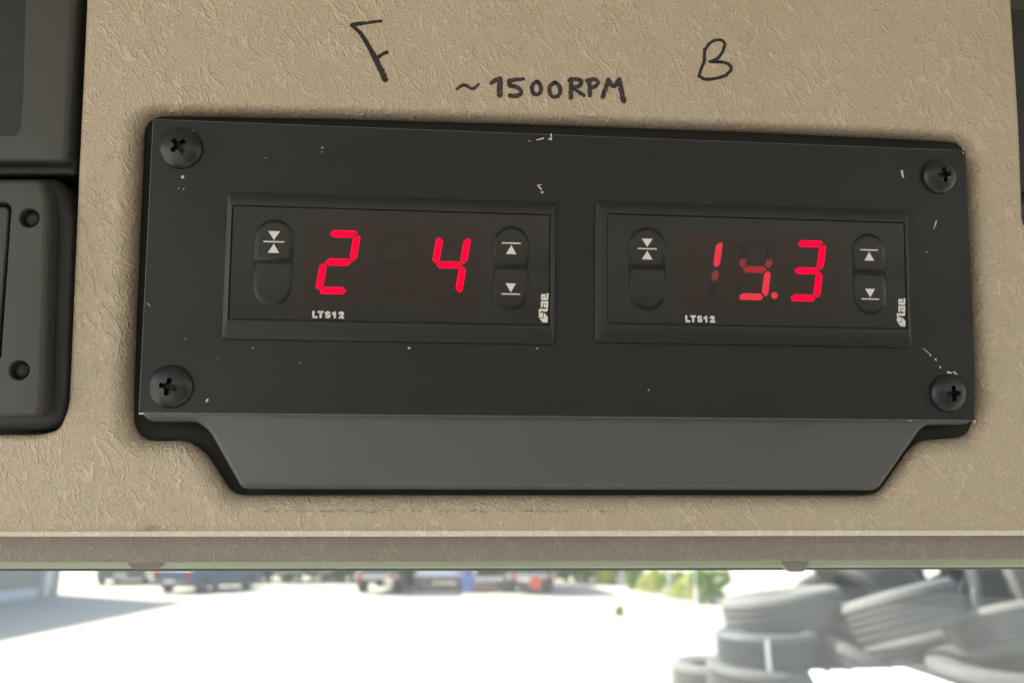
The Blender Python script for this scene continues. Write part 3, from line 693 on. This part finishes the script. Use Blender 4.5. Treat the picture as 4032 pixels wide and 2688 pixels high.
    for f in bm.faces:
        if f.normal.z < 0: f.normal_flip()
    bm.to_mesh(o.data); bm.free()
    return root
display(-43.6, 0, 'left digital display lit red with 2 and 4, under the handwritten F', ['2', '0', '4'], [{}, {s: 'off' for s in 'abcdef'}, {}])
display(44.9, .72, 'right digital display lit red with 19.3, partly faded, under the handwritten B', ['1', '9', '3'],
        [{'b': 'led_mid', 'c': 'led_fade_b'}, {'a': 'off', 'f': 'led_fade_a', 'b': 'led_fade_a', 'g': 'led_low', 'c': 'led_mid', 'd': 'led_mid', 'dp': 'led_mid'}, {}], left=40.0, ddx=-1.25, sx=1.0085)

# ================================================================= DARK MODULES LEFT AND RIGHT
up = empty('upper_switch_panel', PM, 'dark grey plastic panel with a sunken window at the top left beside the console', 'switch panel')
def ppoly(px, z, r, step=1.5): return resample(round_poly([P(a, b, z) for a, b in px], r, 5), step)
def slab(name, m, px, zf_, zb, r, corner, parent, hole=None, step=1.5):
    """thick plate traced at its own depth with a rounded front edge; optional opening"""
    p = ppoly(px, zf_, corner, step); nn = normals2(p); mb = MB(); rings = [offs(p, nn, 0, zb)]
    for k in range(7):
        a = math.pi / 2 * k / 6; rings.append(offs(p, nn, -r * (1 - math.cos(a)), zf_ - r + r * math.sin(a)))
    prev = None
    for rg in rings:
        cur = mb.add(rg)
        if prev: mb.quadstrip(prev, cur)
        prev = cur
    loops = [prev]
    if hole:
        for hpx, hr, hd in hole:
            h = ppoly(hpx, zf_, hr, 1.0) if isinstance(hpx, list) else [(P(*hpx, zf_)[0] + hr * math.cos(t), P(*hpx, zf_)[1] + hr * math.sin(t)) for t in [2 * math.pi * i / 28 for i in range(28)]]
            hn_ = normals2(h); a_ = mb.add(offs(h, hn_, .25, zf_)); b_ = mb.add(offs(h, hn_, 0, zf_ - .25)); c_ = mb.add(offs(h, hn_, 0, zf_ - hd))
            mb.quadstrip(a_, b_); mb.quadstrip(b_, c_); loops.append(a_)
    me = bpy.data.meshes.new(name); me.from_pydata([(x * MM, y * MM, z * MM) for x, y, z in mb.v], [], mb.f)
    bm = bmesh.new(); bm.from_mesh(me); bm.verts.ensure_lookup_table(); es = []
    for lp in loops:
        for i in range(len(lp)): es.append(bm.edges.get((bm.verts[lp[i]], bm.verts[lp[(i + 1) % len(lp)]])) or bm.edges.new((bm.verts[lp[i]], bm.verts[lp[(i + 1) % len(lp)]])))
    bmesh.ops.triangle_fill(bm, edges=es, use_beauty=True, normal=(0, 0, 1)); bmesh.ops.recalc_face_normals(bm, faces=bm.faces)
    big = max(bm.faces, key=lambda f: f.calc_area())
    if big.normal.z < 0: bmesh.ops.reverse_faces(bm, faces=bm.faces)
    for f in bm.faces: f.smooth = True
    bm.to_mesh(me); bm.free(); me.set_sharp_from_angle(angle=R_(35)); me.materials.append(m)
    o = bpy.data.objects.new(name, me); col.objects.link(o); o.parent = parent; return o
slab('frame', M['module'], [(-300, -400), (302, -400), (292, 0), (262, 636), (-300, 636)], -2.0, -32, 1.3, [1, 1, 1, 2.2, 1], up, hole=[([(-250, -350), (112, -350), (100, 0), (88, 400), (76, 532), (-250, 532)], [1, 1, 1, 1, 2, 1], 9)])
slab('sunken_window', M['module'], [(-290, -380), (64, -380), (56, 0), (28, 420), (8, 480), (-290, 486)], -7.5, -11, 2.4, [1, 1, 1, 3, 2, 1], up)
slab('side_skirt', M['module_dark'], [(-300, -400), (340, -400), (328, 10), (298, 690), (-300, 690)], -6.5, -32, 1.0, [1, 1, 2, 1.2, 1], up)
lo_ = empty('lower_switch_panel', PM, 'rounded dark grey panel with two round holes at the lower left beside the console', 'switch panel')
slab('frame', M['module'], [(-300, 705), (168, 705), (190, 820), (180, 1200), (168, 1600), (150, 1640), (-300, 1648)], 1.0, -30, 1.3, [1, 2, 3, 2, 2, 3, 1], lo_,
     hole=[((115, 858), 2.15, 3), ((75, 1457), 2.15, 3), ([(-250, 796), (30, 796), (44, 815), (24, 1100), (2, 1415), (-250, 1425)], [1, 2, 2, 1, 1, 1], 4)])
for hx, hy in ((115, 858), (75, 1457)):
    c_ = P(hx, hy, -.8); mb = MB(); mb.loft([[(c_[0] + rr * math.cos(t), c_[1] + rr * math.sin(t), z_) for t in [2 * math.pi * i / 24 for i in range(24)]] for rr, z_ in ((2.13, -3), (2.13, -1.1), (1.95, -.85), (.3, -.8))], False, True)
    mb.build('hole_plug', M['module_dark'], lo_, smooth=True, scale=MM)
slab('inset_panel', M['module'], [(-250, 800), (24, 812), (36, 830), (16, 1100), (-8, 1400), (-250, 1415)], -.6, -5, .5, [1, 2, 2, 1, 1, 1], lo_)
slab('side_skirt', M['module_dark'], [(-300, 694), (215, 694), (262, 760), (288, 850), (272, 1300), (262, 1560), (240, 1650), (195, 1684), (130, 1694), (-300, 1698)], -3.2, -32, 3.0, [1, 3, 4, 4, 4, 4, 3, 3, 3, 1], lo_)
rt = empty('right_trim_panel', PM, 'dark plastic panel edge at the upper right of the beige console', 'panel')
slab('frame', M['module_dark'], [(3940, 32), (4500, 32), (4500, 760), (3940, 760)], -9, -32, 1, 1, rt)
slab('backing', M['module'], [(3900, -400), (4600, -400), (4600, 1000), (3900, 1000)], -14, -32, .5, 1, rt)
# backing that closes the view between the modules and the console
MB().box(-260, 260, P(2016, 2100, -40)[1], 140, -42, -36).build('console_back', M['dark'], console, scale=MM)

# ================================================================= THE YARD
conc = mat('yard_concrete', (0.35, 0.315, 0.265), .9, .2, vary=.08, vscale=.3, bump=.3, bscale=6, bdist=.01)
mb = MB(); N = 24
for i in range(N + 1):
    for j in range(N + 1): mb.v.append((-400 + 800 * i / N, -60 + 860 * j / N, GZ))
for i in range(N):
    for j in range(N): a = i * (N + 1) + j; mb.f.append((a, a + N + 1, a + N + 2, a + 1))
tag(mb.build('ground', conc), kind='structure')

# building on the left, its front in shade
bwall = mat('building_grey', (0.31, 0.275, 0.235), .85, .2, vary=.06, vscale=1.2)
bpale = mat('pilaster_pale', (0.60, 0.57, 0.54), .7, .3)
bld = empty('building', Matrix.Translation((-17.6, 25, GZ)), 'long grey building wall with pale pilasters standing in shade at the left of the yard', 'building')
MB().box(-12, 0, -28, 5.2, 0, 7.2).build('wall', bwall, bld)
MB().box(-12.3, .55, -28.3, 5.5, 7.205, 7.45).build('roof', mat('roof_grey', (0.3, .3, .31), .7), bld)
for y in (-24, -19.5, -15, -10.5, -6.2, -1.7, -.7, 3.9):
    MB().box(.003, .22, y, y + .42, 0, 7.2).build('pilaster', bpale, bld)
for y0, y1 in ((-19, -15.1), (-14.5, -10.6), (-10, -6.3), (-5.7, -1.8), (-.2, 3.8)):
    MB().box(.003, .10, y0, y1, 0, .35).build('plinth', bpale, bld)
for y in (-17.6, -13.1, -8.6, -4.3):
    f = MB().box(.003, .05, y, y + 1.5, 3.2, 4.4).build('window', bpale, bld); MB().box(.052, .06, y + .08, y + 1.42, 3.28, 4.32).build('pane', mat('glass_dark', (0.05, .06, .07), .1), f)

tyrem = mat('tyre_rubber', (0.078, 0.076, 0.073), .66, .35, vary=.25, vscale=3, bump=.2, bscale=30, bdist=.004)
tyrem2 = mat('tyre_rubber_dusty', (0.125, 0.12, 0.11), .75, .3, vary=.25, vscale=4, bump=.2, bscale=30, bdist=.004)
tyrem3 = mat('tyre_rubber_blue', (0.060, 0.064, 0.070), .6, .35, vary=.2, vscale=3)
glassm = mat('car_glass', (0.03, 0.04, 0.05), .08, .6)
rimm = mat('rim_metal', (0.45, 0.46, 0.47), .35, .5, metal=.6)
chrome = mat('lamp_clear', (0.7, 0.7, 0.68), .15, .6)
redl = mat('lamp_red', (0.5, 0.02, 0.02), .25, .5)
blk = mat('chassis_black', (0.03, 0.03, 0.032), .6, .4)

def lathe(mb, prof, axis='x', n=32, c=(0, 0, 0)):
    rings = []
    for k in range(n):
        a = 2 * math.pi * k / n; ring = []
        for (r, h) in prof:
            u, v = r * math.cos(a), r * math.sin(a)
            ring.append({'x': (c[0] + h, c[1] + u, c[2] + v), 'z': (c[0] + u, c[1] + v, c[2] + h)}[axis])
        rings.append(mb.add(ring))
    for k in range(n):
        a, b = rings[k], rings[(k + 1) % n]
        for i in range(len(prof)):
            j = (i + 1) % len(prof); mb.f.append((a[i], a[j], b[j], b[i]))
    return mb
def tyre_prof(R, W, inner=.60, ribs=4, dpt=.028):
    h = W / 2; p = []
    ri = R * inner
    side = [(ri, h * .72), (ri + .02, h * .80), (R * .78, h * 1.0), (R * .90, h * .97), (R * .965, h * .86), (R * .985, h * .78)]
    for r, z in side: p.append((r, z))
    tw = h * .76; step = 2 * tw / (ribs + 1); g_ = .014
    z = tw
    for i in range(ribs):
        zc = tw - step * (i + 1); p += [(R, zc + g_ * 1.3), (R - dpt, zc + g_), (R - dpt, zc - g_), (R, zc - g_ * 1.3)]
    for r, z in reversed(side): p.append((r, -z))
    p += [(ri, -h * .7), (R * .80, -h * .86), (R * .93, -h * .7), (R * .93, h * .7), (R * .80, h * .86), (ri, h * .7)]
    return p
tyre_mesh = {}
def tyre(pos, axis, R, W, label, m=None, ribs=4, inner=.6, spin=0.0):
    key = (round(R, 2), round(W, 2), ribs, inner, m.name)
    if key not in tyre_mesh:
        o = lathe(MB(), tyre_prof(R, W, inner, ribs), 'z', 44).build('tyre', m, None, smooth=True, angle=48); tyre_mesh[key] = o.data
    else:
        o = bpy.data.objects.new('tyre', tyre_mesh[key]); col.objects.link(o)
    a = Vector(axis).normalized(); o.matrix_world = Matrix.Translation(pos) @ a.to_track_quat('Z', 'Y').to_matrix().to_4x4() @ Matrix.Rotation(spin, 4, 'Z')
    return tag(o, label, 'tyre', 'old tyres heaped at the right of the yard')
def tilt(dx, dy):  # axis leaning from vertical
    return Vector((math.sin(R_(dx)), math.sin(R_(dy)), 1))
def lean(px, right, toward, up=1.0):
    d = wdir(px, 2400); f = Vector((d.x, d.y, 0)).normalized(); rt_ = Vector((f.y, -f.x, 0))
    return rt_ * right - f * toward + Vector((0, 0, up))
t0 = tyrem; t1 = tyrem2; t2 = tyrem3
tyre(AT(3078, 2398, 6.6), lean(3078, -.14, .0), .50, .29, 'large tyre lying tilted on top at the left end of the heap', t1, 3)
tyre(AT(3018, 2552, 6.1), lean(3018, 0, -.01), .385, .27, 'dark flat tyre with a white paint streak down its side', t2, 4)
tyre(AT(3030, 2668, 6.1), tilt(0, -2), .47, .25, 'wide flat tyre directly under the tyre with a white streak', t0, 3)
tyre(AT(2830, 2668, 6.6), tilt(0, 0), .39, .27, 'flat tyre at the lower left corner of the heap', t1, 3)
tyre(AT(3560, 2412, 6.0), lean(3560, -.30, -.10), .43, .33, 'large ribbed tyre tilted up to the right in the middle of the heap', t1, 4)
tyre(AT(3395, 2660, 6.2), lean(3395, .45, -.1, .9), .42, .36, 'tyre leaning under the tilted ribbed tyre', t0, 3)
tyre(AT(3985, 2500, 5.8), lean(3990, -.22, -.22, .9), .44, .33, 'ribbed tyre with curved grooves at the right edge', t1, 5)
tyre(AT(4010, 2675, 5.4), tilt(0, -4), .56, .26, 'broad flat tyre with a wet shiny rim at the lower right', t0, 2)
tyre(AT(3440, 2310, 7.4), lean(3440, .6, -.35, .8), .55, .38, 'ribbed tyre leaning behind the tilted tyres', t1, 5)
tyre(AT(3700, 2235, 7.6), Vector((.2, -1, .1)), .46, .3, 'tyre facing forward with a dark open centre at the top of the heap', t2, 4)
tyre(AT(3835, 2300, 7.0), Vector((1, -.25, .1)), .50, .3, 'upright tyre showing its bluish tread behind the heap', t2, 4)
tyre(AT(3945, 2385, 6.7), Vector((.15, -1, .25)), .33, .24, 'small tyre facing forward with a pale bead ring', t2, 4, .5)
tyre(AT(4060, 2290, 6.4), Vector((.85, -.5, .3)), .50, .32, 'upright ribbed tyre at the upper right edge', t1, 5)
tyre(AT(3250, 2600, 7.3), Vector((.1, -.9, .5)), .50, .3, 'dark tyre in the gap behind the flat stack', t0, 4)
tyre(AT(3660, 2560, 7.0), lean(3660, -.25, -.05), .52, .34, 'dark tyre underneath the tilted ribbed tyre', t0, 4)
tyre(AT(3620, 2668, 6.9), lean(3620, .05, -.05), .62, .3, 'shaded tyre low in the middle of the heap', t0, 4)
tyre(AT(3300, 2440, 8.0), Vector((-.2, -.8, .6)), .5, .3, 'shaded tyre behind the large tilted tyre', t0, 4)
tyre(AT(3800, 2470, 7.4), Vector((.3, -.9, .4)), .5, .3, 'shaded tyre between the two ribbed tyres', t0, 4)
# lower courses that carry the heap
for i, (px, Y, R, n0) in enumerate(((3018, 6.1, .47, 6), (2830, 6.6, .40, 5), (3400, 6.7, .5, 5), (3800, 6.4, .5, 5), (4150, 5.8, .5, 4))):
    top = AT(px, 2700 if i else 2668, Y).z - .27
    for k in range(n0):
        z = top - k * .26
        if z < GZ + .13: break
        c = AT(px, 2700, Y); tyre(Vector((c.x + random.uniform(-.04, .04), Y + .05, z - .1)), (random.uniform(-.03, .03), random.uniform(-.03, .03), 1), R, .25, 'tyre in the lower courses of the heap', t0, 3)
# white streak on the dark tyre
c = AT(3018, 2552, 6.1)
mb = MB(); a0, a1 = R_(-109), R_(-104.5)
for k, (z, wd) in enumerate(((-.11, 0), (-.07, .6), (-.02, -.2), (.03, .2), (.08, 0), (.115, .2))):
    for s, a in ((0, a0), (1, a1)):
        rr = .395; mb.v.append((c.x + rr * math.cos(a + wd * .01 * (s - .5)), c.y + rr * math.sin(a), c.z + z))
for k in range(5): mb.f.append((2 * k, 2 * k + 1, 2 * k + 3, 2 * k + 2))
STREAK = mb.build('paint_streak', mat('paint_white', (.75, .75, .75), .6), None)
dk = next(o for o in bpy.data.objects if o.get('label', '').startswith('dark flat tyre'))
STREAK.matrix_world = Matrix.Identity(4); STREAK.parent = dk; STREAK.matrix_parent_inverse = dk.matrix_world.inverted()
# pale board with notched edge
bp = [(3196, 2646), (3203, 2640), (3240, 2640), (3256, 2645), (3272, 2654), (3282, 2641), (3340, 2640), (3357, 2650), (3368, 2638), (3422, 2635), (3432, 2640), (3440, 2636), (3500, 2634), (3510, 2642), (3522, 2632), (3570, 2630), (3640, 2654), (3760, 2694), (3980, 2800), (3400, 2860), (3260, 2760)]
front = [AT(a, b, 4.3 - (b - 2630) / 230 * 1.5) for a, b in bp]
mb = MB(); mb.loft([[tuple(v + Vector((0, .03, 0))) for v in front], [tuple(v) for v in front]], True, True)
rot = mb.build('notched_board', mat('board_white', (.80, .78, .74), .7), None)
tag(rot, 'white sunlit sheet with a notched upper edge in front of the tyre heap', 'sheet')

# vehicles seen low through the windscreen
def vehicle(name, px, pbase, wpx, label, cat, paint, L, H, rotz, kind):
    g0 = G(px, pbase); dist = g0.length; Wd = wpx / FPX * g0.y * 1.0
    root = empty(name, Matrix.Translation(g0) @ Matrix.Rotation(R_(rotz), 4, 'Z'), label, cat)
    h = Wd / 2
    def wheel(x, y, r, wd):
        o = lathe(MB(), [(r * .55, -wd / 2), (r * .95, -wd / 2), (r, -wd * .35), (r, wd * .35), (r * .95, wd / 2), (r * .55, wd / 2)], 'x', 20, (x, y, r)).build('wheel', blk, root, smooth=True, angle=40)
        MB().tube((x - wd * .42, y, r), (x + wd * .42, y, r), r * .56, 16).build('rim', rimm, o)
    if kind == 'car':
        prof = [(0, .28), (0, .62), (.06, .9), (.25, .98), (.8, 1.02), (1.25, H * .97), (2.3, H), (3.1, 1.0), (3.9, .88), (L, .72), (L, .3), (L - .5, .22), (.5, .22)]
        b = MB(); b.loft([[(-h, y, z) for y, z in prof], [(h, y, z) for y, z in prof]], True, True); b.build('body', paint, root, bevel=.06)
        MB().loft([[(-h * .82, y, z) for y, z in ((.82, 1.04), (1.2, H * .94))], [(h * .82, y, z) for y, z in ((.82, 1.04), (1.2, H * .94))]], False, False)
        w_ = MB(); i = w_.add([(-h * .8, .78, 1.05), (h * .8, .78, 1.05), (h * .74, 1.18, H * .93), (-h * .74, 1.18, H * .93)]); w_.v = [(x, y - .03, z + .02) for x, y, z in w_.v]; w_.f.append(tuple(i)); w_.build('rear_window', glassm, root)
        for s in (-1, 1):
            w_ = MB(); i = w_.add([(s * (h + .006), 1.1, 1.05), (s * (h + .006), 2.9, 1.05), (s * (h + .006), 2.3, H * .92), (s * (h + .006), 1.35, H * .92)]); w_.f.append(tuple(i)); w_.build('side_window', glassm, root)
            MB().box(s * h - .22 if s > 0 else s * h + .02, s * h - .02 if s > 0 else s * h + .22, -.03, .02, .62, .85).build('tail_lamp', redl, root)
            for y in (.75, L - .85): wheel(s * (h - .1), y, .32, .2)
        MB().box(-h * .96, h * .96, -.09, .03, .28, .52).build('bumper', mat('bumper_grey', (.12, .12, .13), .5), root, bevel=.03)
        MB().box(-.26, .26, -.105, -.092, .40, .51).build('number_plate', mat('plate_pale', (.75, .75, .7), .5), root)
    if kind == 'van':
        MB().box(-h, h, 0, L, .42, H).build('body', paint, root, bevel=.09)
        for s in (-1, 1):
            MB().box(min(s * .06, s * (h - .16)), max(s * .06, s * (h - .16)), -.012, .004, 1.35, H - .35).build('rear_window', glassm, root)
            MB().box(s * h - .14 if s > 0 else s * h + .02, s * h - .02 if s > 0 else s * h + .14, -.03, .01, .75, 1.2).build('tail_lamp', redl, root)
            MB().box(min(s * .04, s * (h - .02)), max(s * .04, s * (h - .02)), -.006, .003, .6, H - .12).build('rear_door', paint, root)
            for y in (.9, L - 1.0): wheel(s * (h - .12), y, .36, .22)
        MB().box(-h, h, -.12, .02, .36, .56).build('bumper', blk, root, bevel=.03)
    if kind == 'lorry':
        MB().box(-h, h, .1, L, 1.15, H).build('load_body', paint, root, bevel=.03)
        for k in range(5): MB().box(-h + .1 + k * (2 * h - .2) / 5, -h + .1 + (k + .82) * (2 * h - .2) / 5, .06, .103, 1.22, H - .1).build('side_board', paint if k != 0 else mat('board_orange', (.8, .3, .06), .6), root)
        MB().box(-h * .5, h * .5, .05, L, .78, 1.1).build('chassis', blk, root)
        MB().box(-h * .95, h * .95, -.05, .05, .55, .78).build('bumper', mat('bumper_pale', (.55, .5, .45), .6), root, bevel=.02)
        for s in (-1, 1):
            wheel(s * (h - .2), 1.2, .5, .34); wheel(s * (h - .2), L - 1.5, .5, .34)
            MB().tube((s * h * .7, -.1, .66), (s * h * .7, -.05, .66), .1, 12).build('tail_lamp', redl, root)
    return root
vehicle('parked_car', 470, 2303, 170, 'dark estate car with a green top, half hidden behind the blue car', 'car', mat('paint_dark_green', (.02, .09, .05), .3, coat=.5), 4.3, 1.45, 14, 'car')
vehicle('parked_car', 668, 2336, 185, 'blue car parked by the building, seen from behind', 'car', mat('paint_blue', (.05, .095, .16), .3, coat=.5), 4.2, 1.5, -22, 'car')
vehicle('lorry', 1478, 2338, 175, 'grey lorry with a pale bumper standing in the middle of the yard', 'lorry', mat('lorry_grey', (.14, .14, .14), .6), 6.5, 3.1, 0, 'lorry')
vehicle('van', 1722, 2326, 172, 'white van parked to the right of the grey lorry', 'van', mat('paint_white_van', (.88, .88, .87), .35), 5.2, 2.5, 0, 'van')
vehicle('lorry', 2092, 2338, 196, 'red lorry with an orange board and a round red lamp', 'lorry', mat('lorry_red', (.55, .13, .10), .6), 6.5, 3.0, 6, 'lorry')
# round red reflector on the right of that lorry
rl = next(o for o in bpy.data.objects if o.get('label', '').startswith('red lorry'))
MB().tube((.15, -.12, .42), (.15, -.06, .42), .24, 20).build('round_lamp', mat('lamp_bright_red', (.8, .05, .03), .3), rl)
# small trailer with white A-frame
g0 = G(1935, 2330)
tr_ = empty('boat_trailer', Matrix.Translation(g0), 'white A-frame trailer with a red panel and a blue drum beside the red lorry', 'trailer')
wm = mat('frame_white', (.8, .8, .8), .5)
for s in (-1, 1):
    MB().tube((s * .85, 0, .45), (s * .22, .2, 1.9), .09, 8).build('strut', wm, tr_)
    o = lathe(MB(), [(.18, -.1), (.3, -.1), (.33, -.06), (.33, .06), (.3, .1), (.18, .1)], 'x', 20, (s * .9, .5, .33)).build('wheel', blk, tr_, smooth=True, angle=40)
MB().box(-.24, .24, .05, .3, .95, 1.9).build('panel', redl, tr_, bevel=.03); MB().box(-.9, .9, -.05, 1.6, .4, .55).build('deck', rimm, tr_, bevel=.02)
MB().tube((-.95, -.3, .05), (-.95, -.3, .75), .24, 16).build('drum', mat('drum_blue', (.05, .12, .4), .5), tr_, smooth=True, angle=40)
# pale low flatbed far back
g0 = G(1190, 2291)
fb = empty('flatbed', Matrix.Translation(g0), 'low pale flatbed parked far back in front of the hedge', 'flatbed')
MB().box(-1.45, 1.45, 0, 2, .35, .75).build('deck', mat('deck_pale', (.5, .42, .38), .7), fb, bevel=.06)
for s in (-1, 1): lathe(MB(), [(.15, -.1), (.28, -.1), (.3, 0), (.28, .1), (.15, .1)], 'x', 16, (s * .9, .6, .3)).build('wheel', blk, fb, smooth=True)

# bushes and hedge
leafm = [mat('leaf_green', (.19, .28, .06), .6, .3, vary=.5, vscale=1.2), mat('leaf_yellow_green', (.50, .52, .10), .6, .3, vary=.4, vscale=1.2), mat('leaf_dark', (.05, .085, .03), .6, .3, vary=.4, vscale=1.2)]
barkm = mat('bark', (.12, .09, .06), .9)
def foliage(nl, rx, ry, rz, size, zc, m, seed):
    rnd = random.Random(seed); mb = MB(); cl = [(rnd.uniform(-rx, rx) * .75, rnd.uniform(-ry, ry) * .75, zc + rnd.uniform(-rz, rz) * .75, rnd.uniform(.3, .55)) for _ in range(16)]
    for _ in range(nl):
        c = rnd.choice(cl); v = Vector((rnd.gauss(0, 1), rnd.gauss(0, 1), rnd.gauss(0, 1))).normalized() * c[3] * rnd.uniform(.5, 1.05) * max(rx, rz) * .8
        p = Vector((c[0] + v.x, c[1] + v.y, max(.03, c[2] + v.z * .9))); e = Euler((rnd.uniform(0, 6), rnd.uniform(0, 6), rnd.uniform(0, 6))); s = size * rnd.uniform(.6, 1.2)
        q = [p + e.to_matrix() @ Vector(k) * s for k in ((-.5, 0, 0), (0, -.3, 0), (.5, 0, .05), (0, .3, 0))]; i = mb.add([tuple(a) for a in q]); mb.f.append(tuple(i))
    o = mb.build('foliage', m, None); return o
fol = [foliage(2600, 1.5, 1.2, 1.3, .22, 1.3, leafm[i], 11 + i) for i in range(3)]
stem_mb = MB()
for k in range(5):
    a = k * 1.3; stem_mb.tube((0, 0, 0), (math.cos(a) * .7, math.sin(a) * .7, 1.7), .06, 7, .015)
stem = stem_mb.build('stem', barkm, None)
used = set()
def bush(px, py, s, kind, label, grp='bushes along the far side of the yard', zs=1.0):
    g0 = G(px, py); root = empty('bush', Matrix.Translation(g0) @ Matrix.Rotation(px * .37, 4, 'Z') @ Matrix.Diagonal((s, s, s * zs, 1)), label, 'bush', grp)
    for src in (fol[kind], stem):
        if src.name in used: c = src.copy(); col.objects.link(c)
        else: c = src; used.add(src.name)
        c.parent = root
for px, py, s, k, lb in ((860, 2290, 1.0, 2, 'dark bush behind the blue car'), (960, 2290, 1.0, 2, 'dark bush right of the blue car'), (1060, 2289, 1.0, 0, 'green bush left of the pale flatbed'), (1180, 2287, 1.0, 2, 'dark bush behind the pale flatbed'), (1300, 2287, 1.0, 2, 'dark bush right of the pale flatbed'),
                        (1390, 2288, 1.0, 0, 'green bush behind the grey lorry'), (1600, 2294, .9, 0, 'green bush between the grey lorry and the white van'), (1860, 2292, 1.0, 2, 'dark bush just right of the white van'), (1980, 2290, 1.0, 2, 'dark bush behind the white A-frame trailer'),
                        (2230, 2292, 1.0, 0, 'green bush just right of the red lorry'), (2300, 2280, .95, 0, 'green bush at the start of the sunlit row'), (2350, 2290, .8, 1, 'yellow green bush in full sun'), (2420, 2298, .62, 1, 'second yellow green bush in full sun'),
                        (2490, 2318, .42, 0, 'low bush by the first fence post'), (2570, 2334, .40, 1, 'low yellowish bush between the fence posts'), (2650, 2352, .36, 0, 'low bush at the third fence post'), (2740, 2368, .50, 1, 'bright bush near the tyre heap'), (2810, 2374, .45, 0, 'bush touching the left end of the tyre heap')):
    bush(px, py, s, k, lb)
tf = G(2440, 2424)
tu = empty('grass_tuft', Matrix.Translation(tf) @ Matrix.Diagonal((1, 1, 1, 1)), 'single small green tuft alone on the bright ground', 'plant')
c = foliage(900, .13, .13, .13, .09, .14, mat('leaf_bright', (.20, .38, .07), .6), 5); c.name = 'leaves'; c.parent = tu
# fence posts
fm = mat('post_grey', (.55, .57, .58), .6)
for px, py, r in ((2455, 2312, 'behind the first low bush'), (2540, 2330, 'second from the left'), (2640, 2356, 'tall and pale in the middle'), (2745, 2378, 'nearest the tyre heap'), (2362, 2296, 'farthest, beside the yellow bush')):
    g0 = G(px, py); o = MB().tube((0, 0, 0), (0, 0, 2.3), .055, 10).tube((0, 0, 2.3), (0, 0, 2.36), .075, 10).build('fence_post', fm, None)
    o.location = g0; tag(o, 'pale metal fence post, ' + r, 'fence post', 'fence posts along the bushes')
